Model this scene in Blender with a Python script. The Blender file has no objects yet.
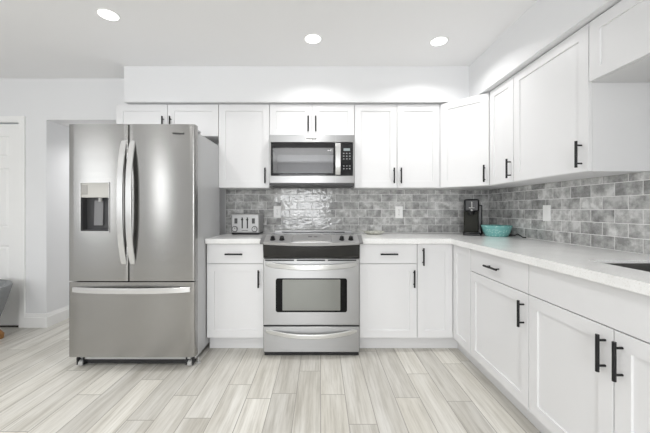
import bpy, bmesh, math, random
from mathutils import Vector, Matrix
PI = math.pi
random.seed(7)
S = bpy.context.scene
COL = S.collection

# ------------------------------------------------------------------ camera, world, light, exposure
EYE = 1.155
cam_d = bpy.data.cameras.new('camera'); cam = bpy.data.objects.new('camera', cam_d); COL.objects.link(cam)
cam.location = (0, 0, EYE); cam.rotation_euler = (PI / 2, 0, 0)
cam_d.sensor_width = 36; cam_d.lens = 305.6 / 650 * 36
cam_d.shift_x = 4.7 / 650; cam_d.shift_y = -7.0 / 650
cam_d.clip_start = 0.02
S.camera = cam

w = bpy.data.worlds.new('world'); S.world = w; w.use_nodes = True
w.node_tree.nodes['Background'].inputs['Color'].default_value = (0.80, 0.88, 1.0, 1)
w.node_tree.nodes['Background'].inputs['Strength'].default_value = 1.0

S.view_settings.view_transform = 'Standard'; S.view_settings.look = 'None'
S.view_settings.gamma = 1.0; S.view_settings.use_curve_mapping = False
S.view_settings.exposure = -1.30
S.cycles.max_bounces = 10; S.cycles.diffuse_bounces = 6; S.cycles.glossy_bounces = 5
S.cycles.use_denoising = True
S.cycles.sample_clamp_indirect = 8.0

LAMP_W = 12.0
LAMPS = [(-1.396, 2.014), (-0.055, 2.297), (0.905, 2.33),
         (-1.40, 0.55), (0.0, 0.55), (-2.9, 0.55),  # lamps from this row on are unseen, added as light sources
         (-1.40, -1.2), (0.2, -1.2), (-2.9, -1.2)]
CEIL = 2.44

def area(name, loc, rot, sx, sy, power, color, shape='RECTANGLE'):
    d = bpy.data.lights.new(name, 'AREA'); d.shape = shape; d.size = sx
    if shape in ('RECTANGLE', 'ELLIPSE'): d.size_y = sy
    d.energy = power; d.color = color
    o = bpy.data.objects.new(name, d); COL.objects.link(o)
    o.location = loc; o.rotation_euler = rot
    return o
# daylight entering by the wide window in the wall behind the camera
area('window_daylight', (-0.475, -2.93, 1.35), (PI / 2, 0, 0), 1.25, 1.5, 180, (0.97, 0.985, 1.0))
area('side_fill_light', (-4.13, -1.15, 1.55), (PI / 2, 0, -PI / 2), 1.0, 1.3, 33, (0.97, 0.985, 1.0))  # unseen left window light, added for fill and a streak on the refrigerator

area('narrow_streak_light', (-3.72, -2.93, 1.62), (PI / 2, 0, 0), 0.34, 1.1, 22, (0.97, 0.985, 1.0))  # unseen narrow window light, added for a second streak on the refrigerator

# ------------------------------------------------------------------ materials
def mat(name, color=(0.8, 0.8, 0.8), rough=0.5, metal=0.0, **kw):
    m = bpy.data.materials.new(name); m.use_nodes = True
    b = m.node_tree.nodes['Principled BSDF']
    b.inputs['Base Color'].default_value = (*color, 1)
    b.inputs['Roughness'].default_value = rough
    b.inputs['Metallic'].default_value = metal
    for k, v in kw.items():
        b.inputs[k].default_value = v
    return m

class NT:
    """small helper for node graphs"""
    def __init__(s, m):
        s.t = m.node_tree; s.n = s.t.nodes; s.l = s.t.links; s.b = s.n['Principled BSDF']
    def add(s, kind, **kw):
        n = s.n.new(kind)
        for k, v in kw.items(): setattr(n, k, v)
        return n
    def put(s, sock, v):
        if isinstance(v, bpy.types.NodeSocket): s.l.new(v, sock)
        else: sock.default_value = v
    def math(s, op, a, b=None, c=None, clamp=False):
        n = s.add('ShaderNodeMath', operation=op, use_clamp=clamp)
        for i, v in enumerate((a, b, c)):
            if v is not None: s.put(n.inputs[i], v)
        return n.outputs[0]
    def mix(s, f, a, b, blend='MIX'):
        n = s.add('ShaderNodeMix', data_type='RGBA', blend_type=blend)
        s.put(n.inputs[0], f)
        for i, v in ((6, a), (7, b)):
            if isinstance(v, tuple): v = (*v, 1) if len(v) == 3 else v
            s.put(n.inputs[i], v)
        return n.outputs[2]
    def ramp(s, f, stops):
        n = s.add('ShaderNodeValToRGB'); s.put(n.inputs[0], f)
        e = n.color_ramp.elements
        while len(e) < len(stops): e.new(0.5)
        for i, (p, c) in enumerate(stops):
            e[i].position = p; e[i].color = (*c, 1) if len(c) == 3 else c
        return n.outputs[0]
    def noise(s, vec, scale, detail=3, rough=0.55, w=None):
        n = s.add('ShaderNodeTexNoise'); n.inputs['Scale'].default_value = scale
        n.inputs['Detail'].default_value = detail; n.inputs['Roughness'].default_value = rough
        if vec is not None: s.l.new(vec, n.inputs['Vector'])
        return n.outputs[0]
    def coord(s): return s.add('ShaderNodeTexCoord').outputs['Object']
    def scale(s, vec, sc):
        n = s.add('ShaderNodeMapping'); n.inputs['Scale'].default_value = sc; s.l.new(vec, n.inputs['Vector']); return n.outputs[0]
    def bump(s, h, strength, dist):
        n = s.add('ShaderNodeBump'); n.inputs['Strength'].default_value = strength; n.inputs['Distance'].default_value = dist
        s.l.new(h, n.inputs['Height']); s.l.new(n.outputs[0], s.b.inputs['Normal'])

def steel(name, color, rough, aniso=0.75, grain=(2, 2, 400)):
    m = mat(name, color, rough, 1.0); g = NT(m)
    g.b.inputs['Anisotropic'].default_value = aniso
    g.b.inputs['Anisotropic Rotation'].default_value = 0.25
    t = g.add('ShaderNodeTangent', direction_type='RADIAL', axis='Z')
    g.l.new(t.outputs[0], g.b.inputs['Tangent'])
    n = g.noise(g.scale(g.coord(), grain), 1.0, 2)
    r = g.math('MULTIPLY_ADD', n, 0.10, rough - 0.05)
    g.l.new(r, g.b.inputs['Roughness'])
    return m

M = {}
M['paint'] = mat('wall_paint', (0.79, 0.795, 0.805), 0.6)
g = NT(M['paint']); g.bump(g.noise(g.coord(), 160, 2), 0.08, 0.002)
M['ceiling'] = mat('ceiling_paint', (0.88, 0.88, 0.885), 0.7)
M['trim'] = mat('trim_paint', (0.88, 0.88, 0.87), 0.4)
M['cab'] = mat('cabinet_lacquer', (0.76, 0.76, 0.765), 0.38)
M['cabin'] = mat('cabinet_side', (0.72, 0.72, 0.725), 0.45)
M['black'] = mat('black_metal', (0.012, 0.012, 0.013), 0.38, 0.4)
M['steel'] = steel('brushed_steel', (0.355, 0.35, 0.34), 0.21, 0.85)
M['steel_l'] = steel('range_steel', (0.37, 0.37, 0.37), 0.38)
M['silver'] = mat('silver_panel', (0.43, 0.43, 0.43), 0.32, 0.5)
M['silver_l'] = mat('bright_silver_panel', (0.62, 0.62, 0.615), 0.22, 0.6)
M['endcap'] = mat('console_end_cap', (0.22, 0.22, 0.22), 0.4, 0.2)
M['border'] = mat('black_border_glass', (0.008, 0.008, 0.008), 0.08, **{'Specular IOR Level': 0.1})
M['fascia'] = mat('fascia_glass', (0.018, 0.018, 0.017), 0.12, 0.12)
M['steel_h'] = steel('handle_steel', (0.66, 0.66, 0.65), 0.30, 0.3)
M['greycase'] = mat('grey_enamel', (0.50, 0.505, 0.51), 0.45, 0.2)
M['gasket'] = mat('dark_gasket', (0.02, 0.02, 0.021), 0.7)
M['bglass'] = mat('black_glass', (0.010, 0.010, 0.011), 0.06, **{'Specular IOR Level': 0.35})
M['bplastic'] = mat('black_plastic', (0.010, 0.010, 0.011), 0.30, **{'Specular IOR Level': 0.3})
M['dplastic'] = mat('dark_plastic', (0.05, 0.05, 0.052), 0.45)
M['gplastic'] = mat('grey_plastic', (0.45, 0.45, 0.44), 0.4)
M['wplastic'] = mat('white_plastic', (0.93, 0.93, 0.92), 0.35)
M['chrome'] = mat('chrome', (0.82, 0.82, 0.82), 0.12, 1.0)
M['ink'] = mat('logo_ink', (0.04, 0.04, 0.042), 0.5)
M['oven_glass'] = mat('oven_window_glass', (0.23, 0.235, 0.22), 0.10, 0.35)
M['cavity'] = mat('microwave_cavity', (0.85, 0.85, 0.85), 0.5)
M['display'] = mat('display_glass', (0.28, 0.32, 0.33), 0.2)
M['keys'] = mat('key_print', (0.40, 0.41, 0.42), 0.5)
M['wood'] = mat('oiled_wood', (0.42, 0.22, 0.07), 0.45)
g = NT(M['wood']); nz = g.noise(g.scale(g.coord(), (30, 30, 4)), 1.5, 4)
g.l.new(g.ramp(nz, [(0.3, (0.20, 0.09, 0.03)), (0.7, (0.36, 0.18, 0.06))]), g.b.inputs['Base Color'])
M['fabric'] = mat('grey_upholstery', (0.25, 0.26, 0.265), 0.85)
g = NT(M['fabric']); g.bump(g.noise(g.coord(), 420, 2), 0.4, 0.002)
M['ceramic'] = mat('spoon_rest_glaze', (0.62, 0.62, 0.57), 0.25)
g = NT(M['ceramic']); g.l.new(g.ramp(g.noise(g.coord(), 40, 3), [(0.4, (0.36, 0.36, 0.31)), (0.6, (0.60, 0.60, 0.55))]), g.b.inputs['Base Color'])
M['teal'] = mat('teal_glaze', (0.10, 0.48, 0.45), 0.22)
g = NT(M['teal'])
vo = g.add('ShaderNodeTexVoronoi'); vo.inputs['Scale'].default_value = 55; g.l.new(g.coord(), vo.inputs['Vector'])
g.l.new(g.ramp(vo.outputs['Distance'], [(0.15, (0.36, 0.60, 0.57)), (0.5, (0.17, 0.43, 0.41))]), g.b.inputs['Base Color'])
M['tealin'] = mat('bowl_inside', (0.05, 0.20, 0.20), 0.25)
# quartz: white with fine grey and tan flecks
M['quartz'] = mat('white_quartz', (0.8, 0.8, 0.79), 0.12)
g = NT(M['quartz']); c = g.coord()
f1 = g.ramp(g.noise(c, 190, 2, 0.7), [(0.56, (0, 0, 0)), (0.68, (1, 1, 1))])
f2 = g.ramp(g.noise(c, 7, 4), [(0.35, (0.83, 0.83, 0.822)), (0.65, (0.89, 0.89, 0.882))])
g.l.new(g.mix(f1, f2, (0.74, 0.73, 0.70)), g.b.inputs['Base Color'])
# thin see-through pane
def pane(name, tint, gloss):
    m = bpy.data.materials.new(name); m.use_nodes = True
    n = m.node_tree.nodes; l = m.node_tree.links; n.remove(n['Principled BSDF'])
    tr = n.new('ShaderNodeBsdfTransparent'); tr.inputs[0].default_value = (*tint, 1)
    gl = n.new('ShaderNodeBsdfGlossy'); gl.inputs['Roughness'].default_value = 0.04
    mx = n.new('ShaderNodeMixShader'); mx.inputs[0].default_value = gloss
    l.new(tr.outputs[0], mx.inputs[1]); l.new(gl.outputs[0], mx.inputs[2])
    l.new(mx.outputs[0], n['Material Output'].inputs[0])
    return m
M['mw_pane'] = pane('microwave_door_glass', (0.78, 0.78, 0.79), 0.12)
M['win_pane'] = pane('window_glass', (0.96, 0.97, 0.97), 0.06)
# lamp lens
M['lens'] = mat('lamp_lens', (0.9, 0.9, 0.9), 0.5)
b = M['lens'].node_tree.nodes['Principled BSDF']
b.inputs['Emission Color'].default_value = (1, 0.985, 0.96, 1); b.inputs['Emission Strength'].default_value = 9.0

# wood-look floor planks, running away from the camera
M['floor'] = mat('floor_planks', (0.55, 0.53, 0.49), 0.42)
g = NT(M['floor'])
PW, PL = 0.152, 0.915
sep = g.add('ShaderNodeSeparateXYZ'); g.l.new(g.coord(), sep.inputs[0])
X, Y = sep.outputs[0], sep.outputs[1]
u = g.math('DIVIDE', g.math('ADD', X, 10.03), PW); row = g.math('FLOOR', u); fu = g.math('SUBTRACT', u, row)
wn = g.add('ShaderNodeTexWhiteNoise', noise_dimensions='1D'); g.l.new(row, wn.inputs['W'])
v = g.math('ADD', g.math('DIVIDE', g.math('ADD', Y, 20.0), PL), wn.outputs['Value'])
colm = g.math('FLOOR', v); fv = g.math('SUBTRACT', v, colm)
cmb = g.add('ShaderNodeCombineXYZ'); g.l.new(row, cmb.inputs[0]); g.l.new(colm, cmb.inputs[1])
wr = g.add('ShaderNodeTexWhiteNoise', noise_dimensions='2D'); g.l.new(cmb.outputs[0], wr.inputs['Vector'])
rnd = wr.outputs['Value']
du = g.math('MULTIPLY', g.math('MINIMUM', fu, g.math('SUBTRACT', 1.0, fu)), PW)
dv = g.math('MULTIPLY', g.math('MINIMUM', fv, g.math('SUBTRACT', 1.0, fv)), PL)
edge = g.math('MINIMUM', du, dv)
seam = g.math('LESS_THAN', edge, 0.0021)
cv = g.add('ShaderNodeCombineXYZ')
g.l.new(g.math('MULTIPLY', X, 24.0), cv.inputs[0]); g.l.new(g.math('MULTIPLY', Y, 1.5), cv.inputs[1]); g.l.new(g.math('MULTIPLY', rnd, 60.0), cv.inputs[2])
n1 = g.noise(cv.outputs[0], 1.0, 5, 0.6)
cv2 = g.add('ShaderNodeCombineXYZ')
g.l.new(g.math('MULTIPLY', X, 9.0), cv2.inputs[0]); g.l.new(g.math('MULTIPLY', Y, 1.0), cv2.inputs[1]); g.l.new(g.math('MULTIPLY', rnd, 90.0), cv2.inputs[2])
n2 = g.noise(cv2.outputs[0], 1.0, 3, 0.6)
streak = g.ramp(n1, [(0.28, (0.54, 0.52, 0.475)), (0.48, (0.71, 0.693, 0.65)), (0.70, (0.77, 0.755, 0.715))])
cv3 = g.add('ShaderNodeCombineXYZ')
g.l.new(g.math('MULTIPLY', X, 85.0), cv3.inputs[0]); g.l.new(g.math('MULTIPLY', Y, 3.5), cv3.inputs[1]); g.l.new(g.math('MULTIPLY', rnd, 40.0), cv3.inputs[2])
n3 = g.noise(cv3.outputs[0], 1.0, 4, 0.7)
fine = g.ramp(n3, [(0.36, (0.80, 0.79, 0.77)), (0.54, (1.0, 1.0, 1.0))])
streak2 = g.ramp(n2, [(0.35, (0.80, 0.785, 0.755)), (0.62, (1.0, 1.0, 1.0))])
colr = g.mix(0.85, streak, streak2, 'MULTIPLY')
colr = g.mix(0.8, colr, fine, 'MULTIPLY')
tone = g.ramp(rnd, [(0.0, (0.86, 0.86, 0.86)), (1.0, (1.06, 1.06, 1.05))])
colr = g.mix(1.0, colr, tone, 'MULTIPLY')
colr = g.mix(seam, colr, (0.30, 0.285, 0.25))
g.l.new(colr, g.b.inputs['Base Color'])
g.bump(g.math('SUBTRACT', 1.0, seam), 0.25, 0.002)

# backsplash: glazed grey marbled brick tile; every tile is an island of its own
M['grout'] = mat('tile_grout', (0.80, 0.80, 0.79), 0.8)
M['tile'] = mat('grey_glazed_tile', (0.35, 0.35, 0.35), 0.08)
g = NT(M['tile'])
ri = g.add('ShaderNodeNewGeometry').outputs['Random Per Island']
off = g.add('ShaderNodeVectorMath', operation='ADD'); g.l.new(g.coord(), off.inputs[0])
cb = g.add('ShaderNodeCombineXYZ')
for i, k in enumerate((37.0, 91.0, 53.0)): g.l.new(g.math('MULTIPLY', ri, k), cb.inputs[i])
g.l.new(cb.outputs[0], off.inputs[1])
nn = g.noise(off.outputs[0], 13, 5, 0.65)
cl = g.ramp(nn, [(0.34, (0.235, 0.235, 0.23)), (0.5, (0.40, 0.40, 0.393)), (0.64, (0.60, 0.60, 0.592))])
wt = g.add('ShaderNodeTexWhiteNoise', noise_dimensions='1D'); g.l.new(ri, wt.inputs['W'])
tn = g.ramp(wt.outputs['Value'], [(0.0, (0.86, 0.86, 0.86)), (1.0, (1.30, 1.30, 1.30))])
g.l.new(g.mix(1.0, cl, tn, 'MULTIPLY'), g.b.inputs['Base Color'])
g.bump(g.noise(g.scale(off.outputs[0], (1.0, 1.0, 2.0)), 22, 1, 0.5), 0.30, 0.007)

# ------------------------------------------------------------------ mesh helpers
def box(bm, x0, x1, y0, y1, z0, z1):
    vs = [bm.verts.new(p) for p in ((x0, y0, z0), (x1, y0, z0), (x1, y1, z0), (x0, y1, z0),
                                    (x0, y0, z1), (x1, y0, z1), (x1, y1, z1), (x0, y1, z1))]
    for f in ((0, 3, 2, 1), (4, 5, 6, 7), (0, 1, 5, 4), (1, 2, 6, 5), (2, 3, 7, 6), (3, 0, 4, 7)):
        bm.faces.new([vs[i] for i in f])

def prism(bm, pts, axis, a, b):
    """polygon pts extruded along axis from a to b; for axis X pts are (y, z), Y: (x, z), Z: (x, y)"""
    def P(p, t):
        return {'X': (t, p[0], p[1]), 'Y': (p[0], t, p[1]), 'Z': (p[0], p[1], t)}[axis]
    A = [bm.verts.new(P(p, a)) for p in pts]; B = [bm.verts.new(P(p, b)) for p in pts]
    n = len(pts)
    bm.faces.new(A); bm.faces.new(B[::-1])
    for i in range(n):
        bm.faces.new((A[i], B[i], B[(i + 1) % n], A[(i + 1) % n]))

def tube(bm, pts, r, seg=10, caps=True):
    pts = [Vector(p) for p in pts]; rings = []
    rs = r if isinstance(r, (list, tuple)) else [r] * len(pts)
    up = None
    for i, p in enumerate(pts):
        d = (pts[min(i + 1, len(pts) - 1)] - pts[max(i - 1, 0)]).normalized()
        if up is None: up = Vector((0, 0, 1)) if abs(d.z) < 0.9 else Vector((1, 0, 0))
        s = d.cross(up).normalized(); t = s.cross(d).normalized(); up = t
        rings.append([bm.verts.new(p + (s * math.cos(a) + t * math.sin(a)) * rs[i]) for a in [2 * PI * k / seg for k in range(seg)]])
    for A, B in zip(rings, rings[1:]):
        for k in range(seg): bm.faces.new((A[k], A[(k + 1) % seg], B[(k + 1) % seg], B[k]))
    if caps: bm.faces.new(rings[0][::-1]); bm.faces.new(rings[-1])

def lathe(bm, prof, c=(0, 0, 0), seg=32, sx=1.0, sy=1.0, closed=False):
    c = Vector(c); rings = []
    for r, z in prof:
        if r < 1e-6: rings.append([bm.verts.new(c + Vector((0, 0, z)))])
        else: rings.append([bm.verts.new(c + Vector((r * sx * math.cos(a), r * sy * math.sin(a), z))) for a in [2 * PI * k / seg for k in range(seg)]])
    pairs = list(zip(rings, rings[1:]))
    if closed: pairs.append((rings[-1], rings[0]))
    for A, B in pairs:
        for k in range(seg):
            a = [A[k % len(A)], A[(k + 1) % len(A)]] if len(A) > 1 else [A[0]]
            b_ = [B[(k + 1) % len(B)], B[k % len(B)]] if len(B) > 1 else [B[0]]
            if len(a) + len(b_) > 2: bm.faces.new(a + b_)

def disc_y(bm, cx, cz, r, y0, y1, seg=24, r1=None):
    """a round button lying against a front (axis along Y)"""
    r1 = r if r1 is None else r1
    A = [bm.verts.new((cx + r * math.cos(2 * PI * k / seg), y0, cz + r * math.sin(2 * PI * k / seg))) for k in range(seg)]
    B = [bm.verts.new((cx + r1 * math.cos(2 * PI * k / seg), y1, cz + r1 * math.sin(2 * PI * k / seg))) for k in range(seg)]
    bm.faces.new(A); bm.faces.new(B[::-1])
    for k in range(seg): bm.faces.new((A[k], B[k], B[(k + 1) % seg], A[(k + 1) % seg]))

def cells(bm, us, vs, keep, f0, f1):
    """slab of grid cells; f0/f1 map (u, v) to the two skins; cells where keep() is false are holes with proper inner walls"""
    nu, nv = len(us) - 1, len(vs) - 1
    K = [[keep((us[i] + us[i + 1]) / 2, (vs[j] + vs[j + 1]) / 2) for j in range(nv)] for i in range(nu)]
    c0, c1 = {}, {}
    def g0(i, j):
        if (i, j) not in c0: c0[i, j] = bm.verts.new(f0(us[i], vs[j]))
        return c0[i, j]
    def g1(i, j):
        if (i, j) not in c1: c1[i, j] = bm.verts.new(f1(us[i], vs[j]))
        return c1[i, j]
    def on(i, j): return 0 <= i < nu and 0 <= j < nv and K[i][j]
    for i in range(nu):
        for j in range(nv):
            if not K[i][j]: continue
            bm.faces.new((g0(i, j), g0(i + 1, j), g0(i + 1, j + 1), g0(i, j + 1)))
            bm.faces.new((g1(i, j), g1(i, j + 1), g1(i + 1, j + 1), g1(i + 1, j)))
            for (di, dj, a, b_) in ((-1, 0, (i, j), (i, j + 1)), (1, 0, (i + 1, j + 1), (i + 1, j)), (0, -1, (i + 1, j), (i, j)), (0, 1, (i, j + 1), (i + 1, j + 1))):
                if not on(i + di, j + dj):
                    bm.faces.new((g0(*a), g0(*b_), g1(*b_), g1(*a)))

def plan(bm, xs, ys, keep, z0, z1):
    cells(bm, xs, ys, keep, lambda x, y: (x, y, z0), lambda x, y: (x, y, z1))

def obj(name, bm, m, parent=None, bevel=0.0, seg=2, smooth=None, loc=None):
    bmesh.ops.recalc_face_normals(bm, faces=bm.faces[:])
    me = bpy.data.meshes.new(name); bm.to_mesh(me); bm.free()
    for x in (m if isinstance(m, (list, tuple)) else [m]): me.materials.append(x)
    if smooth is not None:
        me.shade_smooth(); me.set_sharp_from_angle(angle=math.radians(smooth))
    o = bpy.data.objects.new(name, me); COL.objects.link(o)
    if parent: o.parent = parent
    if loc: o.location = loc
    if bevel:
        md = o.modifiers.new('bevel', 'BEVEL'); md.width = bevel; md.segments = seg; md.limit_method = 'ANGLE'; md.angle_limit = math.radians(40)
        if seg > 1 and smooth is None:
            me.shade_smooth(); me.set_sharp_from_angle(angle=math.radians(30)); md.harden_normals = True
    return o
def B(): return bmesh.new()

def tag(o, label, cat, group=None):
    o['label'] = label; o['category'] = cat
    if group: o['group'] = group
    return o
def thing(name, label, cat, loc=(0, 0, 0), rz=0.0, group=None):
    o = bpy.data.objects.new(name, None); COL.objects.link(o)
    o.empty_display_size = 0.1
    o.location = loc; o.rotation_euler = (0, 0, rz)
    return tag(o, label, cat, group)
def struct(name, bm, m, label=None, **kw):
    o = obj(name, bm, m, **kw); o['kind'] = 'structure'
    if label: o['label'] = label
    return o
def copy_tree(o, parent=None):
    c = o.copy(); COL.objects.link(c)
    if parent: c.parent = parent
    for ch in list(o.children): copy_tree(ch, c)
    return c
def letters(text, size, loc, parent, m, name='logo', depth=0.0004):
    cu = bpy.data.curves.new(name, 'FONT'); cu.body = text; cu.size = size; cu.align_x = 'CENTER'; cu.align_y = 'CENTER'; cu.extrude = depth; cu.offset = size * .03
    cu.materials.append(m)
    tmp = bpy.data.objects.new('lettering_curve', cu); COL.objects.link(tmp); bpy.context.view_layer.update()
    me = bpy.data.meshes.new_from_object(tmp.evaluated_get(bpy.context.evaluated_depsgraph_get())); bpy.data.objects.remove(tmp)
    o = bpy.data.objects.new(name, me); COL.objects.link(o); o.parent = parent
    o.location = loc; o.rotation_euler = (PI / 2, 0, 0)
    return o

# ------------------------------------------------------------------ the room
XR, YB = 1.710, 3.105          # right wall, kitchen back wall
XL, YF = -4.2, -3.0            # left wall, wall behind the camera
YD = 3.0                       # the wall with the door
XA = -2.688                    # left edge of the passage beside the refrigerator
XP = -1.90                     # right edge of that passage
bm = B(); box(bm, XL - .1, XR + .1, YF - .1, 4.4, -0.06, 0); struct('floor', bm, M['floor'], 'pale grey wood-look plank floor')
bm = B(); box(bm, XL - .1, XR + .1, YF - .1, YB + .1, CEIL, CEIL + .06); struct('ceiling', bm, M['ceiling'], 'plain white ceiling')
bm = B(); box(bm, XP, XR, YB, YB + .1, 0, CEIL); struct('wall_back', bm, M['paint'], 'kitchen back wall')
bm = B(); box(bm, XR, XR + .1, YF, YB + .1, 0, CEIL); struct('wall_right', bm, M['paint'], 'right kitchen wall')
# wall with the door: door hole and the low passage opening are cut out
DX0, DX1, DH = -3.765, -2.953, 2.002
bm = B()
cells(bm, [XL, DX0 - .02, DX1 + .012, XA, -1.866], [0, DH + .012, 2.036, CEIL],
      lambda x, z: not (DX0 - .02 < x < DX1 + .012 and z < DH + .012) and not (x > XA and z < 2.036),
      lambda x, z: (x, YD, z), lambda x, z: (x, YD + .12, z))
struct('wall_left_end', bm, M['paint'], 'pale grey wall around the white door')
bm = B(); box(bm, XA - .1, XA, YD + .12, 4.3, 0, 2.036); box(bm, XA - .1, XP + .1, 4.3, 4.4, 0, 2.1); box(bm, XP, XP + .1, YB + .1, 4.3, 0, 2.036)
struct('wall_passage', bm, M['paint'], 'walls of the passage beside the refrigerator')
bm = B(); box(bm, XA - .1, XP, YD + .12, 4.3, 2.036, 2.1); struct('ceiling_passage', bm, M['ceiling'], 'low ceiling of the passage')
bm = B()
cells(bm, [YF, -1.65, -.65, YD], [0, 0.5, 2.2, CEIL], lambda y, z: not (-1.65 < y < -.65 and .5 < z < 2.2),
      lambda y, z: (XL - .1, y, z), lambda y, z: (XL, y, z))
struct('wall_left', bm, M['paint'], 'left room wall with an added window')
bm = B()
cells(bm, [XL, -3.95, -3.5, -1.15, 0.2, XR], [0, 0.5, 2.2, CEIL], lambda x, z: not ((-1.15 < x < .2 or -3.95 < x < -3.5) and .5 < z < 2.2),
      lambda x, z: (x, YF - .1, z), lambda x, z: (x, YF, z))
struct('wall_front', bm, M['paint'], 'wall behind the camera with a window and an added narrow one')
for i, (a, b_, fn) in enumerate([(-3.95, -3.5, lambda u, d, z: (u, YF - .07 + d, z)), (-1.15, .2, lambda u, d, z: (u, YF - .07 + d, z)), (-1.65, -.65, lambda u, d, z: (XL - .07 + d, u, z))]):  # the narrow rear window and the left window are added for their light
    bm = B(); mid = (a + b_) / 2
    cells(bm, [a, a + .05, mid - .025, mid + .025, b_ - .05, b_], [.5, .55, 2.15, 2.2],
          lambda u, z: not (.55 < z < 2.15 and (a + .05 < u < mid - .025 or mid + .025 < u < b_ - .05)),
          lambda u, z: fn(u, 0, z), lambda u, z: fn(u, .04, z))
    wf = struct('window_%d' % (i + 1), bm, M['trim'])
    bm = B()
    cells(bm, [a + .05, b_ - .05], [.55, 2.15], lambda u, z: True, lambda u, z: fn(u, .018, z), lambda u, z: fn(u, .022, z))
    obj('pane', bm, M['win_pane'], wf)

# soffit above the upper cabinets
bm = B()
plan(bm, [-1.762, 1.335, XR], [YF, 2.742, YB], lambda x, y: x > 1.335 or y > 2.742, 2.122, CEIL)
struct('wall_soffit', bm, M['paint'], 'boxed soffit above the upper cabinets')

# baseboards and door casing
def base_profile(t=.016, h=.135):
    return [(0, 0), (t, 0), (t, h - .035), (t - .004, h - .03), (t - .004, h - .022), (t - .008, h - .008), (t - .009, h), (0, h)]
bm = B(); prism(bm, [(YD - p[0], p[1]) for p in base_profile()], 'X', DX1 + .058, XA + .016)
struct('baseboard_left', bm, M['trim'], 'white baseboard between the door and the passage')
bm = B(); prism(bm, [(XA + p[0], p[1]) for p in base_profile()], 'Y', YD + .0005, 4.3)
struct('baseboard_passage', bm, M['trim'], 'white baseboard running into the passage')
bm = B()
cells(bm, [DX0 - .062, DX0 - .005, DX1 + .005, DX1 + .062], [0, DH + .008, DH + .066], lambda x, z: x < DX0 or x > DX1 or z > DH,
      lambda x, z: (x, YD, z), lambda x, z: (x, YD - .016, z))
cells(bm, [DX0 - .018, DX0 - .006, DX1 + .006, DX1 + .012], [0, DH + .007, DH + .012], lambda x, z: x < DX0 - .006 or x > DX1 + .006 or z > DH + .007,
      lambda x, z: (x, YD - .001, z), lambda x, z: (x, YD + .11, z))
struct('trim_door_casing', bm, M['trim'], 'white casing around the door', bevel=.004)
# six panel door
bm = B()
dw = DX1 - DX0; dx = [DX0 + dw * k for k in (0, .14, .44, .56, .86, 1)]
dz = [.014, .24, .80, .98, 1.56, 1.67, 1.88, DH - .006]
cells(bm, dx, dz, lambda x, z: True, lambda x, z: (x, YD + .045, z), lambda x, z: (x, YD + .010, z))
bm.faces.ensure_lookup_table()
pan = [f for f in bm.faces if abs(f.calc_center_median().y - (YD + .010)) < 1e-4
       and any(a < f.calc_center_median().x < b_ for a, b_ in ((dx[1], dx[2]), (dx[3], dx[4])))
       and any(a < f.calc_center_median().z < b_ for a, b_ in ((dz[1], dz[2]), (dz[3], dz[4]), (dz[5], dz[6])))]
for f in pan:
    r = bmesh.ops.inset_individual(bm, faces=[f], thickness=.014, depth=0)
    for vv in f.verts: vv.co.y += .009
    r = bmesh.ops.inset_individual(bm, faces=[f], thickness=.028, depth=0)
    for vv in f.verts: vv.co.y -= .006
struct('door_1', bm, M['trim'], 'white six-panel door')
bm = B(); box(bm, DX0 - .01, DX1 + .01, YD - .0, YD + .11, 0, .012); struct('trim_door_threshold', bm, mat('dark_threshold', (.035, .025, .02), .6), 'dark door threshold')

# ------------------------------------------------------------------ backsplash tiles
def tile_field(bm, to3, u0, u1, v0, v1, u_joint, v_base, hide=None, pu=.1555, pv=.0775, gap=.0038, th=.007):
    j0 = int(math.floor((v0 - v_base) / pv)); j = j0
    while v_base + j * pv < v1 - .002:
        a0, a1 = max(v0, v_base + j * pv + gap / 2), min(v1, v_base + (j + 1) * pv - gap / 2)
        sh = u_joint + (0 if j % 2 == 0 else pu / 2)
        k = int(math.floor((u0 - sh) / pu)) - 1
        while sh + k * pu < u1:
            b0, b1 = max(u0, sh + k * pu + gap / 2), min(u1, sh + (k + 1) * pu - gap / 2)
            if b1 - b0 > .004 and a1 - a0 > .004 and not (hide and hide((b0 + b1) / 2, (a0 + a1) / 2)):
                c = .0015; tu, tv = random.uniform(-.0006, .0006), random.uniform(-.0006, .0006)
                lo = [bm.verts.new(to3(*p)) for p in ((b0, a0, 0), (b1, a0, 0), (b1, a1, 0), (b0, a1, 0))]
                mi = [bm.verts.new(to3(*p)) for p in ((b0, a0, th - c * .5), (b1, a0, th - c * .5), (b1, a1, th - c * .5), (b0, a1, th - c * .5))]
                hi = [bm.verts.new(to3(*p)) for p in ((b0 + c, a0 + c, th - tu - tv), (b1 - c, a0 + c, th + tu - tv), (b1 - c, a1 - c, th + tu + tv), (b0 + c, a1 - c, th - tu + tv))]
                for A, C in ((lo, mi), (mi, hi)):
                    for q in range(4): bm.faces.new((A[q], A[(q + 1) % 4], C[(q + 1) % 4], C[q]))
                bm.faces.new(hi)
            k += 1
        j += 1
TB = .004
def grout_index(bm, n0):
    for f in bm.faces[n0:]: f.material_index = 1
bm = B()
tile_field(bm, lambda u, v, t: (u, YB - TB - t, v), -.955, XR - .012, .918, 1.372, .775, .9215)
bm.faces.ensure_lookup_table(); n0 = len(bm.faces)
box(bm, -.955, XR - .001, YB - TB - .0056, YB - .0005, .918, 1.372)
bm.faces.ensure_lookup_table(); grout_index(bm, n0)
struct('trim_backsplash', bm, [M['tile'], M['grout']], 'grey glazed brick tile backsplash on the back wall')
bm = B()
tile_field(bm, lambda u, v, t: (XR - TB - t, u, v), .2, YB - .012, .918, 1.81, 1.609, .9215, hide=lambda u, v: u > 1.66 and v > 1.42)
bm.faces.ensure_lookup_table(); n0 = len(bm.faces)
box(bm, XR - TB - .0056, XR - .0005, .2, YB - .006, .918, 1.81)
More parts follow.
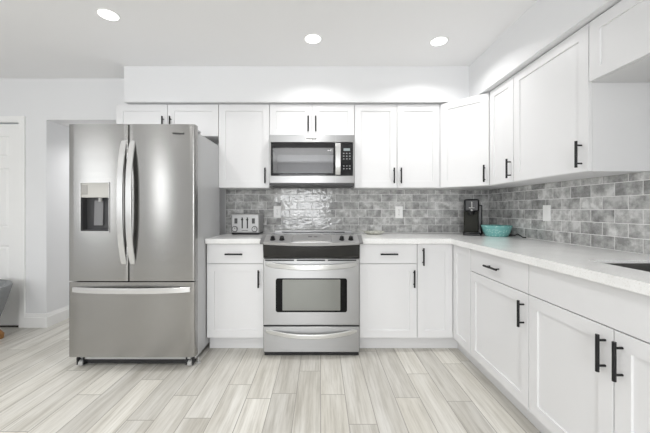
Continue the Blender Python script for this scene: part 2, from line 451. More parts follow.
bm.faces.ensure_lookup_table(); grout_index(bm, n0)
struct('trim_backsplash_side', bm, [M['tile'], M['grout']], 'grey glazed brick tile backsplash on the right wall')
bm = B(); box(bm, -.963, -.956, YB - .0125, YB - .0005, .918, 1.372); struct('trim_tile_edge', bm, M['trim'], 'pale edge strip ending the backsplash by the refrigerator')

# ------------------------------------------------------------------ cabinets
DT = .019; RAIL = .060; GAP = .0025
def shaker(bm, x0, x1, z0, z1, yf=0.0, rail=RAIL):
    """door front facing -Y with its recessed centre panel"""
    a, d, c = rail, .008, .0015
    O = [(x0, z0), (x1, z0), (x1, z1), (x0, z1)]
    I = [(x0 + a, z0 + a), (x1 - a, z0 + a), (x1 - a, z1 - a), (x0 + a, z1 - a)]
    J = [(x0 + a + c, z0 + a + c), (x1 - a - c, z0 + a + c), (x1 - a - c, z1 - a - c), (x0 + a + c, z1 - a - c)]
    e = .001
    Oe = [(x0 + e, z0 + e), (x1 - e, z0 + e), (x1 - e, z1 - e), (x0 + e, z1 - e)]
    R = lambda P, y: [bm.verts.new((p[0], y, p[1])) for p in P]
    back, side, front, inner, pan_ = R(O, yf + DT), R(O, yf + e), R(Oe, yf), R(I, yf), R(J, yf + d)
    for A, C in ((back, side), (side, front), (front, inner), (inner, pan_)):
        for q in range(4): bm.faces.new((A[q], A[(q + 1) % 4], C[(q + 1) % 4], C[q]))
    bm.faces.new(pan_); bm.faces.new(back[::-1])

def pull(parent, cx, cz, vertical, yf=0.0, L=.14, name='handle'):
    """black bar pull on a front facing -Y, centred at (cx, cz)"""
    bm = B(); yb = yf - .030; s = L / 2; ps = .048
    if vertical:
        tube(bm, [(cx, yb, cz - s), (cx, yb, cz + s)], .0068, 12)
        for q in (-ps, ps): tube(bm, [(cx, yf + .001, cz + q), (cx, yb, cz + q)], .0045, 10)
    else:
        tube(bm, [(cx - s, yb, cz), (cx + s, yb, cz)], .0068, 12)
        for q in (-ps, ps): tube(bm, [(cx + q, yf + .001, cz), (cx + q, yb, cz)], .0045, 10)
    return obj(name, bm, M['black'], parent, smooth=40)

def body(parent, x0, x1, depth, z0, z1, name='carcass'):
    bm = B(); box(bm, x0, x1, DT + .001, depth, z0, z1)
    return obj(name, bm, M['cabin'], parent)
def door(parent, x0, x1, z0, z1, handle=None):
    bm = B(); shaker(bm, x0 + GAP, x1 - GAP, z0 + GAP, z1 - GAP)
    d = obj('door', bm, M['cab'], parent)
    if handle: pull(d, handle[0], handle[1], True)
    return d
def drawer(parent, x0, x1, z0, z1, handle=None, name='drawer'):
    bm = B(); box(bm, x0 + GAP, x1 - GAP, 0, DT, z0 + GAP, z1 - GAP)
    d = obj(name, bm, M['cab'], parent, bevel=.001, seg=1)
    if handle: pull(d, handle[0], handle[1], False)
    return d
def toe(parent, x0, x1, yf=.068):
    bm = B(); box(bm, x0, x1, yf, yf + .018, 0.001, .113)
    return obj('toe_kick', bm, M['cabin'], parent)

BZ0, BZ1, BM = .114, .877, .716      # base fronts: bottom, top, split under the drawer
YBF, XRF = 2.475, 1.075              # door faces of the back run and of the right run
# back run, left of the range  (local origin on the floor at the front left corner of the cabinet)
w_ = .468
c = thing('base_cabinet', 'white base cabinet between the refrigerator and the range', 'cabinet', (-.921, YBF, 0))
body(c, 0, w_, .626, .113, .878); toe(c, 0, w_)
drawer(c, 0, w_, BM, BZ1, (w_ / 2 - .008, .796)); door(c, 0, w_, BZ0, BM, (w_ - .044, .598))
# back run, right of the range
w_ = .468
c = thing('base_cabinet', 'white base cabinet with one drawer immediately right of the range', 'cabinet', (.317, YBF, 0))
body(c, 0, w_, .626, .113, .878); toe(c, 0, w_)
drawer(c, 0, w_, BM, BZ1, (w_ / 2 + .002, .796)); door(c, 0, w_, BZ0, BM, (w_ - .03, .598))
# corner cabinet with a bi-fold door reaching round the corner
c = thing('corner_cabinet', 'white corner base cabinet with a folding pair of tall doors', 'cabinet', (.785, YBF, 0))
cx = XRF - .785
bm = B()
plan(bm, [.001, cx + DT + .001, .915], [-.288, DT + .001, .626], lambda x, y: x > cx + DT or y > DT, .113, .878)
obj('carcass', bm, M['cabin'], c)
door(c, 0, cx - .001, BZ0, BZ1, (.044, .775))
bm = B(); shaker(bm, .0 + GAP, .288 - GAP, BZ0 + GAP, BZ1 - GAP)
d = obj('door', bm, M['cab'], c, loc=(cx, 0, 0)); d.rotation_euler = (0, 0, -PI / 2)
bm = B(); box(bm, 0, cx + .068, .068, .086, .001, .113); box(bm, cx + .068, cx + .086, -.288, .086, .001, .113)
obj('toe_kick', bm, M['cabin'], c)
# right run: local x runs towards the camera
c = thing('base_cabinet', 'white base cabinet with one wide drawer below the teal bowl, right of the corner', 'cabinet', (XRF, 2.183, 0), -PI / 2)
w_ = .605
body(c, 0, w_, .630, .113, .878); toe(c, 0, w_)
drawer(c, 0, w_, BM, BZ1, (.296, .796)); door(c, 0, w_, BZ0, BM, (w_ - .036, .606))
c = thing('sink_cabinet', 'wide white two-door base cabinet under the sink', 'cabinet', (XRF, 1.578, 0), -PI / 2)
w_ = .916
bm = B()
plan(bm, [0, .02, w_ - .02, w_], [DT + .001, .035, .62, .630], lambda x, y: x < .02 or x > w_ - .02 or y < .035 or y > .62, .13, .878)
box(bm, 0, w_, DT + .001, .630, .113, .13)
obj('carcass', bm, M['cabin'], c); toe(c, 0, w_)
drawer(c, 0, w_, BM, BZ1, None, 'false_drawer_front')
door(c, 0, w_ / 2, BZ0, BM, (w_ / 2 - .033, .614)); door(c, w_ / 2, w_, BZ0, BM, (w_ / 2 + .033, .614))

# upper cabinets
UZ0, UZ1, YUF, XUF = 1.352, 2.116, 2.785, 1.380
def upper(label, x0, x1, z0, doors, name='wall_cabinet'):
    c = thing(name, label, 'cabinet', (x0, YUF, z0)); W = x1 - x0; H = UZ1 - z0
    body(c, .001, W - .001, YB - YUF - .001, .0, H)
    for a, b_, hx, hz in doors: door(c, a, b_, 0, H, (hx, hz))
    return c
upper('short white two-door wall cabinet above the refrigerator', -1.862, -.928, 1.822, [(0, .468, .468 - .034, .106), (.468, .934, .468 + .034, .106)])
upper('tall white one-door wall cabinet over the toaster', -.928, -.463, UZ0, [(0, .465, .465 - .037, .110)])
upper('short white two-door wall cabinet above the microwave', -.463, .312, 1.826, [(0, .3875, .3875 - .034, .105), (.3875, .775, .3875 + .034, .105)])
upper('tall white two-door wall cabinet right of the microwave', .312, 1.087, UZ0, [(0, .3875, .3875 - .032, .110), (.3875, .775, .3875 + .032, .110)])
# diagonal corner cabinet
P0, P1 = Vector((1.092, 2.782)), Vector((1.383, 2.497))
dv_ = (P1 - P0); Ld = dv_.length; ang = math.atan2(dv_.y, dv_.x)
c = thing('corner_wall_cabinet', 'white wall cabinet set diagonally across the corner above the coffee maker', 'cabinet', (P0.x, P0.y, UZ0), ang)
R = Matrix.Rotation(-ang, 2)
def loc2(p): return tuple(R @ (Vector(p) - P0))
nrm = Vector((-dv_.y, dv_.x)).normalized() * (DT + .001)
pts = [loc2(tuple(P0 + nrm + dv_ * .01)), loc2(tuple(P1 + nrm - dv_ * .01)), loc2((1.399 + .002, 2.4965)), loc2((XR - .013, 2.4965)), loc2((XR - .013, YB - .013)), loc2((1.089, YB - .013)), loc2((1.089, 2.803))]
bm = B(); prism(bm, pts, 'Z', 0, UZ1 - UZ0); obj('carcass', bm, M['cabin'], c)
door(c, .002, Ld - .002, 0, UZ1 - UZ0, (Ld - .035, .098))
def upper_r(label, y0, y1, z0, doors):
    c = thing('wall_cabinet', label, 'cabinet', (XUF, y0, z0), -PI / 2); W = y0 - y1; H = UZ1 - z0
    body(c, .001, W - .0005, XR - XUF - .013, .0, H)
    for a, b_, h in doors: door(c, a, b_, 0, H, h)
    return c
upper_r('narrow white one-door wall cabinet on the right wall beside the corner', 2.494, 2.183, UZ0, [(0, .311, (.311 - .033, .100))])
upper_r('broad white one-door wall cabinet on the right wall, its grey end panel showing', 2.183, 1.572, UZ0, [(0, .611, (.611 - .042, .094))])
upper_r('short white wall cabinet high over the sink', 1.572, .66, 1.808, [(0, .456, None), (.456, .912, None)])

# ------------------------------------------------------------------ countertops and sink
CT, CB = .920, .880
bm = B(); box(bm, -.9225, -.4505, 2.445, YB - .012, CB, CT)
tag(obj('countertop', bm, M['quartz'], bevel=.003), 'short white quartz countertop under the toaster', 'countertop')
SX0, SX1, SY0, SY1 = 1.240, 1.610, .825, 1.413
bm = B()
q = .030
cells(bm, [.3135, 1.045, SX0 - q, SX0 - q + .001, SX0, SX1, SX1 + q - .001, SX1 + q, XR - .012], [.20, SY0 - q, SY0 - q + .001, SY0, SY1, SY1 + q - .001, SY1 + q, 2.445, YB - .012],
      lambda x, y: (x > 1.045 or y > 2.445) and not (SX0 < x < SX1 and SY0 < y < SY1),
      lambda x, y: (x, y, CB + .026 if SX0 - q < x - .0005 and x + .0005 < SX1 + q and SY0 - q < y - .0005 and y + .0005 < SY1 + q else CB),
      lambda x, y: (x, y, CT))
tag(obj('countertop', bm, M['quartz'], bevel=.003), 'long L-shaped white quartz countertop with a sink cut-out', 'countertop')
s = thing('sink', 'undermount stainless steel sink in the long countertop', 'sink', ((SX0 + SX1) / 2, (SY0 + SY1) / 2, CB - .174))
hx, hy, dep = (SX1 - SX0) / 2, (SY1 - SY0) / 2, .198
hx += .006; hy += .006
bm = B(); plan(bm, [-hx, -hx + .002, hx - .002, hx], [-hy, -hy + .002, hy - .002, hy], lambda x, y: abs(x) > hx - .002 or abs(y) > hy - .002, 0.0, .1995)
box(bm, -hx, hx, -hy, hy, -.004, .0)
obj('basin', bm, steel('sink_steel', (.30, .30, .29), .35), s)
bm = B(); lathe(bm, [(0, .001), (.03, .001), (.042, .004), (.045, .002)], (0, 0, 0), 24); obj('drain', bm, M['chrome'], s)

# ------------------------------------------------------------------ refrigerator
F = thing('refrigerator', 'stainless steel French-door refrigerator with a freezer drawer below', 'refrigerator', (-1.3603, 2.27, 0))
HW = .4553
def bulged(bm, x0, x1, z0, z1, yf, yb, hole=None, bulge=.004, er=.012, xc=0.0, half=HW):
    """front facing -Y, slightly convex in plan, with rounded upright edges"""
    xs = [x0, x0 + er * .1, x0 + er * .3, x0 + er * .6, x0 + er] + [x0 + er + (x1 - x0 - 2 * er) * k / 14 for k in range(1, 14)] + [x1 - er, x1 - er * .6, x1 - er * .3, x1 - er * .1, x1]
    zs = [z0, z1]
    if hole:
        xs = sorted(set([x for x in xs if all(abs(x - h) > .004 for h in hole[:2])] + list(hole[:2]))); zs = [z0, hole[2], hole[3], z1]
    def yy(x):
        e = min(x - x0, x1 - x)
        r = er - math.sqrt(max(0, er * er - (er - e) ** 2)) if e < er else 0
        return yf + r + bulge * ((x - xc) / half) ** 2
    cells(bm, xs, zs, lambda x, z: not hole or not (hole[0] < x < hole[1] and hole[2] < z < hole[3]),
          lambda x, z: (x, yy(x), z), lambda x, z: (x, yb, z))
bm = B(); box(bm, -HW + .008, HW - .0213, .0, .55, .045, 1.738)
obj('case', bm, M['greycase'], F, bevel=.006)
bm = B(); box(bm, -HW + .018, HW - .030, -.012, -.0005, .10, 1.735); obj('gasket', bm, M['gasket'], F)
for sx in (-1, 1):
    bm = B(); box(bm, sx * (HW - .050) - .035, sx * (HW - .050) + .035, -.045, .09, 1.7385, 1.757)
    obj('hinge_cover', bm, M['greycase'], F, bevel=.006)
DSP = (.622 - 1.0 - .022, 0, 0)
xs_ = -.021                                   # where the two doors meet
hole = (-.367, -.154, .988, 1.352)
bm = B(); bulged(bm, -HW, xs_ - .002, .640, 1.770, -.072, -.012, hole=hole)
ld = obj('door', bm, M['steel'], F, smooth=35)
bm = B(); bulged(bm, xs_ + .002, HW, .640, 1.770, -.072, -.012)
rd = obj('door', bm, M['steel'], F, smooth=35)
bm = B(); bulged(bm, -HW, HW, .092, .632, -.072, -.012)
fz = obj('freezer_drawer', bm, M['steel'], F, smooth=35)
# dispenser in the left door
h0, h1, z0, z1 = hole; zm = 1.242
bm = B()
cells(bm, [h0, h0 + .006, h1 - .006, h1], [z0, z0 + .012, z1 - .006, z1], lambda x, z: x < h0 + .006 or x > h1 - .006 or z < z0 + .012 or z > z1 - .006,
      lambda x, z: (x, -.0755, z), lambda x, z: (x, -.064, z))
obj('dispenser_frame', bm, M['steel'], ld)
bm = B(); box(bm, h0 + .006, h1 - .006, -.069, -.018, zm, z1 - .006); obj('dispenser_panel', bm, mat('dispenser_grey', (.50, .49, .46), .3), ld)
bm = B(); box(bm, h0 + .012, h0 + .052, -.0705, -.069, zm + .02, z1 - .02); obj('dispenser_display', bm, mat('dispenser_display', (.33, .32, .30), .25), ld)
bm = B()
plan(bm, [h0 + .006, h0 + .010, h1 - .010, h1 - .006], [-.066, -.020, -.016], lambda x, y: x < h0 + .01 or x > h1 - .01 or y > -.02, z0 + .012, zm)
box(bm, h0 + .006, h1 - .006, -.066, -.016, z0 + .012, z0 + .02)
obj('dispenser_niche', bm, M['dplastic'], ld)
bm = B(); prism(bm, [(-.030, zm - .02), (-.021, zm - .02), (-.021, z0 + .05), (-.036, z0 + .05)], 'X', (h0 + h1) / 2 - .035, (h0 + h1) / 2 + .03)
obj('dispenser_paddle', bm, mat('paddle_grey', (.20, .20, .205), .4), ld, bevel=.003)
bm = B(); tube(bm, [((h0 + h1) / 2 + .02, -.045, zm), ((h0 + h1) / 2 + .02, -.045, zm - .03)], .012, 14); obj('dispenser_spout', bm, M['gplastic'], ld)
# bowed door handles
def bow(pts_mid, half, thick, bow_d, axis, yf, n=20, wide=.028, sag=0.0, end=.5):
    """flat bar handle bowed away from the front (towards -Y)"""
    bm = B(); rings = []
    for k in range(n + 1):
        t = -1 + 2 * k / n
        y = yf - bow_d * (1 - abs(t) ** 2.6) - .004
        q = wide / 2 * (end + (1 - end) * min(1, (1 - abs(t)) * 9 + .0))
        cx_, cz_ = pts_mid
        if axis == 'Z':
            c_ = (cx_, cz_ + t * half); sec = [(c_[0] - q, y, c_[1]), (c_[0] + q, y, c_[1]), (c_[0] + q, y + thick, c_[1]), (c_[0] - q, y + thick, c_[1])]
        else:
            zc = cz_ - sag * (1 - t * t); sec = [(cx_ + t * half, y, zc - q), (cx_ + t * half, y, zc + q), (cx_ + t * half, y + thick, zc + q), (cx_ + t * half, y + thick, zc - q)]
        rings.append([bm.verts.new(p) for p in sec])
    for A, C in zip(rings, rings[1:]):
        for q in range(4): bm.faces.new((A[q], A[(q + 1) % 4], C[(q + 1) % 4], C[q]))
    bm.faces.new(rings[0]); bm.faces.new(rings[-1][::-1])
    return bm
for par, hx_ in ((ld, xs_ - .031), (rd, xs_ + .031)):
    bm = bow((hx_, 1.205), .445, .014, .050, 'Z', -.072, wide=.042, end=.85)
    obj('handle', bm, M['silver_l'], par, bevel=.004)
bm = bow((0, .578), .425, .014, .046, 'X', -.070, wide=.040, end=.9); obj('handle', bm, M['silver_l'], fz, bevel=.004)
letters('Whirlpool', .020, (.338, -.0722, 1.702), rd, M['ink'])
bm = B(); box(bm, -HW + .07, HW - .05, -.020, .0, .052, .082); obj('grille', bm, M['gplastic'], F, bevel=.003)
bm = B(); box(bm, -HW + .05, HW - .05, .001, .04, .012, .05); obj('kick_plate', bm, M['gasket'], F)
for sx in (-1, 1):
    bm = B(); x = sx * (HW - .055)
    r = .0215; prof = [(x - .016, r), (x + .016, r)]
    tube(bm, [(x - .016, -.010, .0225), (x + .016, -.010, .0225)], .022, 18)
    wv = obj('wheel', bm, M['gplastic'], F, bevel=.003)
    for q in (.019, -.027):
        bm = B(); box(bm, x + q, x + q + .008, -.03, .03, .016, .07); obj('wheel_bracket', bm, M['gasket'], F)
    bm = B(); x2 = sx * (HW - .012); tube(bm, [(x2, .03, .001), (x2, .03, .012)], .016, 16); tube(bm, [(x2, .03, .012), (x2, .03, .046)], .006, 10); obj('foot', bm, M['gplastic'], F)

# ------------------------------------------------------------------ range
RX, RY = -.0695, 2.39
R_ = thing('range', 'stainless steel slide-in electric range with a black window in its oven door', 'range', (RX, RY, 0))
hw = .377
bm = B(); box(bm, -hw, hw, .045, .66, .03, .905); obj('chassis', bm, M['gplastic'], R_)
bm = B(); box(bm, -hw + .004, hw - .004, .03, .05, .0015, .06); obj('toe_base', bm, M['gasket'], R_)
bm = B(); box(bm, -hw, hw, .15, .625, .9055, .931); obj('cooktop', bm, M['bglass'], R_, bevel=.003)
for x, y, r in ((-.18, .28, .105), (.18, .28, .085), (-.18, .48, .085), (.18, .48, .105)):
    bm = B(); lathe(bm, [(r - .003, .9314), (r, .9314)], (x, y, 0), 40)
    obj('burner_ring', bm, M['keys'], R_)
bm = B(); box(bm, -.385, .385, .632, .690, .9215, .950); bt = obj('rear_trim', bm, M['silver'], R_, bevel=.004)
bm = B(); box(bm, -.31, .31, .6308, .634, .9275, .9365); obj('vent_slot', bm, M['bplastic'], bt)
# control console, sloping to the front and bowed forward in the middle
N = 24
bm = B()
secs = []
for k in range(N + 1):
    t = -1 + 2 * k / N; bw = .022 * (1 - t * t); ce = .02 * max(0, (abs(t) - .94) / .06)
    x = t * .404
    pr = [(-.020 - bw + ce, .886 - .012 * (1 - t * t)), (-.026 - bw + ce, .900), (.105, .946), (.155, .946), (.155, .9225), (.052, .9225), (.052, .886)]
    secs.append([bm.verts.new((x, p[0], p[1])) for p in pr])
for A, C in zip(secs, secs[1:]):
    for q in range(7): bm.faces.new((A[q], A[(q + 1) % 7], C[(q + 1) % 7], C[q]))
bm.faces.new(secs[0]); bm.faces.new(secs[-1][::-1])
bm.faces.ensure_lookup_table()
for f in bm.faces:
    if abs(f.calc_center_median().x) > .372: f.material_index = 1
con = obj('control_console', bm, [M['silver'], M['endcap']], R_, smooth=25)
# the sloping face: from (y=-.026-bw, z=.900) to (.105, .946)
def face(x, s):
    t = x / .404; y0 = -.026 - .022 * (1 - t * t)
    return Vector((x, y0 + (.105 - y0) * s, .900 + .046 * s))
def slope_n(x):
    t = x / .404; y0 = -.026 - .022 * (1 - t * t)
    return Vector((0, -.046, .105 - y0)).normalized()
for x in (-.305, -.2325, .2385, .3095):
    n = slope_n(x); p = face(x, .38); bm = B()
    tube(bm, [p, p + n * .005], .021, 24); tube(bm, [p + n * .005, p + n * .026], [.0175, .015], 24)
    sd = Vector((0, n.z, -n.y))
    q = p + n * .027
    tube(bm, [q - sd * .014, q + sd * .014], .004, 8)
    obj('knob', bm, M['bplastic'], con, smooth=35)
def panel_on_face(x0, x1, s0, s1, lift, m, name, par, back=.002):
    bm = B(); n_ = 20; A, C = [], []
    for k in range(n_ + 1):
        x = x0 + (x1 - x0) * k / n_; n = slope_n(x)
        l_ = lift + .013 * max(0, 1 - ((x - .0025) / .1575) ** 2)
        A.append(bm.verts.new(face(x, s0) + n * l_)); C.append(bm.verts.new(face(x, s1) + n * l_))
    for k in range(n_): bm.faces.new((A[k], A[k + 1], C[k + 1], C[k]))
    ext = bmesh.ops.extrude_face_region(bm, geom=bm.faces[:])
    for v_ in ext['geom']:
        if isinstance(v_, bmesh.types.BMVert): v_.co -= Vector((0, -.3, .95)).normalized() * back
    return obj(name, bm, m, par, smooth=30)
touch = panel_on_face(-.155, .160, .06, .95, .0015, M['silver_l'], 'touch_panel', con, .016)
panel_on_face(-.028, .004, .50, .64, .0022, M['ink'], 'clock_display', touch)
panel_on_face(.020, .046, .50, .62, .0022, M['ink'], 'button_print', touch)
# bowed black glass strip between console and oven door
bm = B(); secs = []
for k in range(N + 1):
    t = -1 + 2 * k / N; bw = .020 * (1 - t * t)
    pr = [(.004 - bw * .2, .776), (-.012 - bw, .872 - .010 * (1 - t * t)), (-.012 - bw, .884 - .012 * (1 - t * t)), (.044, .884), (.044, .776)]
    secs.append([bm.verts.new((t * hw, p[0], p[1])) for p in pr])
for A, C in zip(secs, secs[1:]):
    for q in range(5): bm.faces.new((A[q], A[(q + 1) % 5], C[(q + 1) % 5], C[q]))
bm.faces.new(secs[0]); bm.faces.new(secs[-1][::-1])
obj('glass_fascia', bm, M['fascia'], R_, smooth=30)
# oven door
def round_rect(hwid, za, zb, r, n=6):
    P = []
    for cx_, cz_, a0 in ((hwid - r, za + r, -PI / 2), (hwid - r, zb - r, 0), (-hwid + r, zb - r, PI / 2), (-hwid + r, za + r, PI)):
        for k in range(n + 1):
            a = a0 + PI / 2 * k / n; P.append((cx_ + r * math.cos(a), cz_ + r * math.sin(a)))
    return P
bm = B(); box(bm, -hw, hw, 0, .042, .250, .770); od = obj('oven_door', bm, M['steel_l'], R_, bevel=.005)
bm = B(); prism(bm, round_rect(.279, .352, .617, .018), 'Y', -.0022, .004); obj('window_border', bm, M['border'], od)
bm = B(); prism(bm, round_rect(.226, .366, .608, .006), 'Y', -.0030, .002); obj('window_glass', bm, M['oven_glass'], od)
for a, b_ in ((-.362, -.135), (-.115, .108), (.128, .352)):
    bm = B(); box(bm, a, b_, -.0012, .004, .752, .764); obj('vent_slot', bm, M['gasket'], od)
bm = bow((0, .728), .358, .018, .052, 'X', .002, n=28, wide=.038, sag=.020, end=.55); obj('handle', bm, M['steel_h'], od, bevel=.005)
bm = B(); box(bm, -hw, hw, .006, .042, .2395, .2495); obj('door_gap', bm, M['gasket'], R_)
bm = B(); box(bm, -hw, hw, 0, .042, .038, .239); dr = obj('storage_drawer', bm, M['steel_l'], R_, bevel=.005)
bm = bow((0, .206), .358, .018, .045, 'X', .002, n=28, wide=.034, sag=.032, end=.55); obj('handle', bm, M['steel_h'], dr, bevel=.005)

# ------------------------------------------------------------------ microwave over the range
MX, MY, MZ = -.0755, 2.70, 1.376
W = thing('microwave', 'stainless steel over-the-range microwave with a black glass front', 'microwave', (MX, MY, MZ))
mh, mw = .438, .3785
wx0, wx1, wz0, wz1 = -.352, .205, .078, .378      # black glass of the door, from left edge to the control panel
cx0, cx1, cz0, cz1 = -.345, .190, .100, .326      # the see-through pane
bm = B()      # hollow body
cells(bm, [-mw, cx0 - .012, cx1 + .012, mw], [.012, cz0 - .004, cz1 + .004, mh], lambda x, z: not (cx0 - .012 < x < cx1 + .012 and cz0 - .004 < z < cz1 + .004),
      lambda x, z: (x, .035, z), lambda x, z: (x, .37, z))
box(bm, -mw, mw, .371, .395, .012, mh)
obj('case', bm, M['cavity'], W)
bm = B(); box(bm, -mw + .002, mw - .002, .012, .39, -.006, .0118); obj('vent_underside', bm, M['dplastic'], W)
bm = B()
cells(bm, [-mw, -.362, .364, mw], [.012, .078, .374, mh], lambda x, z: not (-.362 < x < .364 and .078 < z < .374),
      lambda x, z: (x, 0, z), lambda x, z: (x, .034, z))
obj('front_frame', bm, M['steel_l'], W, bevel=.003)
bm = B()
cells(bm, [-.361, cx0, cx1, .211], [.079, cz0, cz1, .373], lambda x, z: not (cx0 < x < cx1 and cz0 < z < cz1),
      lambda x, z: (x, .002, z), lambda x, z: (x, .030, z))
md_ = obj('door', bm, M['bglass'], W)
bm = B(); box(bm, cx0, cx1, .006, .010, cz0, cz1); obj('window_pane', bm, M['mw_pane'], md_)
bm = bow((.231, .226), .142, .012, .026, 'Z', .002, wide=.046, end=.97); obj('handle', bm, M['silver_l'], md_, bevel=.003)
bm = B(); box(bm, .213, .363, .002, .030, .079, .373); cp = obj('control_panel', bm, M['bglass'], W)
bm = B(); box(bm, .281, .338, .0006, .004, .298, .320); obj('display', bm, M['display'], cp)
for i in range(3):
    for j in range(6):
        if j == 3: continue
        x, z = .283 + i * .0265, .276 - j * .025 - (.012 if j > 3 else 0)
        bm = B(); box(bm, x - .006, x + .006, .0012, .004, z - .0028, z + .0028)
        obj('button', bm, M['keys'], cp)
bm = B(); box(bm, .2105, .2120, -.0006, .004, .375, .437); obj('front_seam', bm, M['gplastic'], W)
bm = B(); box(bm, .2105, .2120, -.0006, .004, .0125, .077); obj('front_seam', bm, M['gplastic'], W)
bm = B(); box(bm, -.052, .044, -.0012, .002, .389, .420); bloom = obj('bloom_plate', bm, M['wplastic'], W)  # pale plate imitating the bright bloom around the logo
letters('Whirlpool', .022, (-.004, -.0024, .405), bloom, M['ink'])

# ------------------------------------------------------------------ small things on the counter
# toaster
T = thing('toaster', 'four-slice stainless toaster with two dials on the short countertop', 'toaster', (-.703, 2.955, CT + .0005))
tw, th_ = .134, .195
bm = B(); box(bm, -tw, tw, -.100, .115, .014, th_); obj('shell', bm, M['silver'], T, bevel=.016, seg=4)
bm = B(); box(bm, -tw + .012, tw - .012, -.1012, -.098, .024, th_ - .014); obj('front_plate', bm, M['silver'], T, bevel=.0008, seg=1)
bm = B(); box(bm, -tw + .006, tw - .006, -.094, .109, .0, .016); obj('base', bm, M['bplastic'], T, bevel=.004)
for x in (-.075, .075):
    for y in (-.045, .06):
        pass
for x in (-.09, -.035, .035, .09):
    bm = B(); box(bm, x - .011, x + .011, -.07, .085, th_ - .004, th_ + .0008); obj('bread_slot', bm, M['gasket'], T)
for x in (-.026, .022):
    bm = B(); box(bm, x - .006, x + .006, -.1018, -.096, .058, .160); tr_ = obj('lever_track', bm, M['gasket'], T)
    bm = B(); box(bm, x - .011, x + .011, -.114, -.1012, .134, .145); obj('lever', bm, M['bplastic'], T, bevel=.004)
for x in (-.095, .090):
    bm = B(); disc_y(bm, x, .052, .028, -.101, -.104, 28); obj('dial_ring', bm, M['dplastic'], T)
    bm = B(); disc_y(bm, x, .052, .022, -.104, -.118, 28, .019); dl = obj('dial', bm, M['silver'], T, bevel=.0015)
    bm = B(); box(bm, x - .0025, x + .0025, -.1195, -.1178, .052, .068); obj('dial_mark', bm, M['ink'], dl)
for x in (-.085, .078):
    bm = B(); box(bm, x - .014, x + .014, -.1022, -.097, .103, .152); obj('button_panel', bm, M['dplastic'], T, bevel=.001, seg=1)
bm = B()
for k in range(6): box(bm, -.030 + k * .010, -.024 + k * .010, -.1018, -.098, .034, .041)
obj('brand_print', bm, M['ink'], T)

# spoon rest
SR = B()
prof = [(0, .005), (.058, .006), (.088, .022), (.100, .030), (.101, .026), (.090, .014), (.062, .0), (0, .0)]
lathe(SR, prof, (0, 0, 0), 36, 1.0, .62)
hs = [(-.085, .0, .020), (-.105, .0, .028), (-.124, .0, .036), (-.138, 0, .044)]
secs = []
for (x, y, z), q in zip(hs, (.022, .016, .013, .016)):
    secs.append([SR.verts.new(p) for p in ((x, -q, z), (x, q, z), (x, q, z + .006), (x, -q, z + .006))])
for A, C in zip(secs, secs[1:]):
    for q in range(4): SR.faces.new((A[q], A[(q + 1) % 4], C[(q + 1) % 4], C[q]))
SR.faces.new(secs[0]); SR.faces.new(secs[-1][::-1])
o = obj('spoon_rest', SR, M['ceramic'], smooth=50); o.location = (.510, 2.90, CT + .0008); o.rotation_euler = (0, 0, .0)
tag(o, 'pale glazed spoon rest on the countertop right of the range', 'spoon rest')

# coffee maker
K = thing('coffee_maker', 'slim black single-cup coffee maker standing in the counter corner', 'coffee maker', (1.415, 2.865, CT + .0005), -.42)
kw, kd = .062, .095
bm = B(); box(bm, -kw - .010, kw + .010, -kd - .040, kd, .0, .022); obj('base', bm, M['bplastic'], K, bevel=.010, seg=3)
bm = B(); box(bm, -kw + .010, kw - .010, -kd - .026, -.035, .0222, .028); obj('drip_tray', bm, M['dplastic'], K, bevel=.003)
bm = B(); box(bm, -kw, kw, -.020, kd - .03, .022, .315); obj('column', bm, mat('coffee_column', (.022, .022, .016), .5, **{'Specular IOR Level': 0.2}), K, bevel=.012, seg=3)
bm = B(); box(bm, -kw - .001, kw + .001, -kd, kd - .03, .215, .330); hd = obj('brew_head', bm, M['bplastic'], K, bevel=.016, seg=4)
bm = B(); tube(bm, [(0, -.062, .185), (0, -.062, .216)], [.022, .034], 20); obj('pod_holder', bm, M['bplastic'], K, smooth=40)
bm = B(); box(bm, -.024, .024, -kd - .003, -kd + .006, .246, .254); box(bm, -.004, .006, -kd - .002, -kd + .006, .254, .306); obj('lever_plate', bm, M['gplastic'], hd, bevel=.003)
bm = B(); disc_y(bm, 0, .228, .008, -kd + .002, -kd - .003, 18); obj('brew_button', bm, M['gplastic'], hd)
bm = B(); box(bm, -kw + .012, kw + .036, kd - .032, kd + .032, .0, .280); obj('water_tank', bm, M['bplastic'], K, bevel=.012, seg=3)
# its cord
cord = B()
tube(cord, [(1.515, 2.965, .9255), (1.56, 2.975, .9255), (1.61, 2.93, .9255), (1.645, 2.87, .9255), (1.665, 2.80, .9265), (1.675, 2.74, .9255), (1.683, 2.64, .932), (1.676, 2.595, .947), (1.672, 2.56, .938), (1.676, 2.53, .9256), (1.682, 2.50, .9256)], .0045, 8)
cord2 = obj('power_cord', cord, M['bplastic'], smooth=60)
tag(cord2, 'black power cord lying behind the teal bowl', 'cord')

# teal bowl
bo = thing('bowl', 'teal glazed ceramic bowl beside the black coffee maker', 'bowl', (1.556, 2.70, CT + .0005))
bm = B(); lathe(bm, [(0, .002), (.076, .002), (.078, .0), (.086, .0), (.091, .006), (.105, .035), (.115, .070), (.1225, .090), (.1225, .0945), (.119, .0955), (.114, .088)], (0, 0, 0), 48)
obj('outer_wall', bm, M['teal'], bo, smooth=50)
bm = B(); lathe(bm, [(.1145, .0885), (.109, .072), (.098, .036), (.080, .012), (0, .009)], (0, 0, 0), 48); obj('inside', bm, M['tealin'], bo, smooth=60)

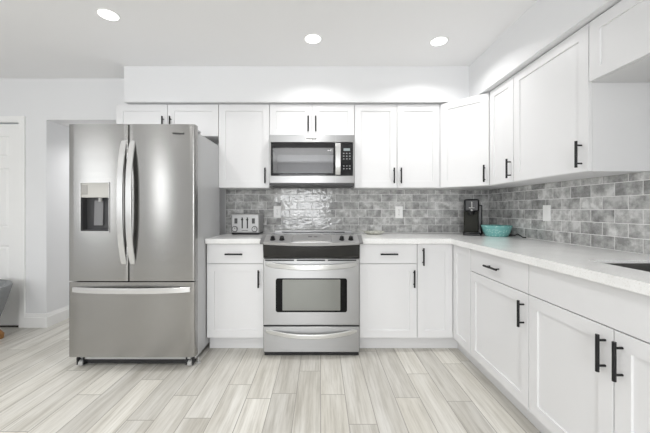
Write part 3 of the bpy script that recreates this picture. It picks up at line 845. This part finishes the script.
# wall outlets
def outlet(label, loc, rz, kind, grp='wall outlets'):
    o_ = thing('wall_outlet', label, 'outlet', loc, rz)
    bm = B(); box(bm, -.038, .038, -.006, -.0002, -.060, .060); obj('cover_plate', bm, M['wplastic'], o_, bevel=.003)
    if kind == 'decora':
        bm = B(); box(bm, -.017, .017, -.009, -.006, -.034, .034); r_ = obj('rocker', bm, M['wplastic'], o_, bevel=.0015)
        return o_
    for z in (-.021, .021):
        bm = B(); prism(bm, [(p[0], p[1] + z) for p in round_rect(.0165, -.014, .014, .009)], 'Y', -.0085, -.006); s_ = obj('socket', bm, M['wplastic'], o_)
        bm = B()
        for x in (-.006, .006): box(bm, x - .0012, x + .0012, -.0088, -.008, z - .002, z + .007)
        box(bm, -.002, .002, -.0088, -.008, z - .010, z - .006)
        q = obj('slot', bm, M['gasket'], s_)
    bm = B(); disc_y(bm, 0, 0, .004, -.006, -.0078, 12); obj('screw', bm, M['gplastic'], o_)
    return o_
TY = YB - TB - .0078
outlet('white outlet plate on the tile between the toaster and the range', (-.434, TY, 1.130), 0, 'duplex')
outlet('white outlet plate on the back tile left of the coffee maker', (.796, TY, 1.127), 0, 'duplex')
outlet('white switch plate on the right tile wall past the teal bowl', (XR - TB - .0078, 2.288, 1.128), -PI / 2, 'decora')

# recessed ceiling lights
def lamp(x, y, label):
    o_ = thing('recessed_light', label, 'ceiling light', (x, y, CEIL), 0, 'recessed ceiling lights')
    bm = B(); lathe(bm, [(.058, -.0005), (.068, -.0005), (.067, -.003), (.060, -.005), (.058, -.005)], (0, 0, 0), 36, closed=True)
    obj('trim_ring', bm, M['wplastic'], o_, smooth=40)
    bm = B(); lathe(bm, [(0, -.0045), (.058, -.0045), (.058, -.001), (0, -.001)], (0, 0, 0), 36); obj('lens', bm, M['lens'], o_)
    l = area('lamp_glow', (0, 0, -.009), (0, 0, 0), .11, .11, LAMP_W, (1.0, .99, .98), 'DISK'); l.parent = o_; l.data.spread = math.radians(142)
    return o_
LL = ['round recessed ceiling light above the refrigerator', 'round recessed ceiling light in front of the microwave, middle of three',
      'round recessed ceiling light nearest the right-hand soffit corner']
pl_ = lamp(-2.3, 3.55, 'added recessed fill light inside the passage beside the refrigerator'); pl_.location.z = 2.036  # unseen lamp added to brighten the passage wall
for i, (x, y) in enumerate(LAMPS):
    lamp(x, y, LL[i] if i < 3 else 'added recessed ceiling light out of view, for fill')  # all past the third are added, unseen lamps

# ------------------------------------------------------------------ upholstered chair at the left edge
CH = thing('armchair', 'low grey upholstered armchair with wooden legs by the white door', 'armchair', (-3.11, 2.49, 0))
bm = B(); n = 40
def ring(z, h_):
    return [bm.verts.new((h_ * math.cos(a), h_ * math.sin(a), z)) for a in [2 * PI * k / n for k in range(n)]]
prof = [(.128, .20), (.130, .315), (.16, .335), (.25, .366), (.38, .402), (.48, .428), (.492, .422), (.492, .385), (.48, .375), (.40, .35), (.34, .335), (.33, .02)]
rings = [ring(z, h_) for z, h_ in prof]
for A, C in zip(rings, rings[1:]):
    for k in range(n): bm.faces.new((A[k], A[(k + 1) % n], C[(k + 1) % n], C[k]))
bm.faces.new(rings[0][::-1]); bm.faces.new(rings[-1])
for v_ in bm.verts:                                  # the front drops to the seat
    if v_.co.z > .36 and v_.co.x < -.15: v_.co.z = .36 + (v_.co.z - .36) * .25
obj('shell', bm, M['fabric'], CH, smooth=50)
bm = B(); lathe(bm, [(0, .331), (.28, .331), (.31, .345), (.305, .385), (.27, .40), (0, .405)], (0, 0, 0), 36); obj('cushion', bm, M['fabric'], CH, smooth=50)
for a in (PI / 4, 3 * PI / 4, 5 * PI / 4, 7 * PI / 4):
    bm = B(); p = lambda r_, z_: (r_ * math.cos(a), r_ * math.sin(a), z_)
    tube(bm, [p(.25, .14), p(.312, .075), p(.342, .03), p(.345, .002)], [.024, .034, .036, .026], 16)
    obj('leg', bm, M['wood'], CH, smooth=50)
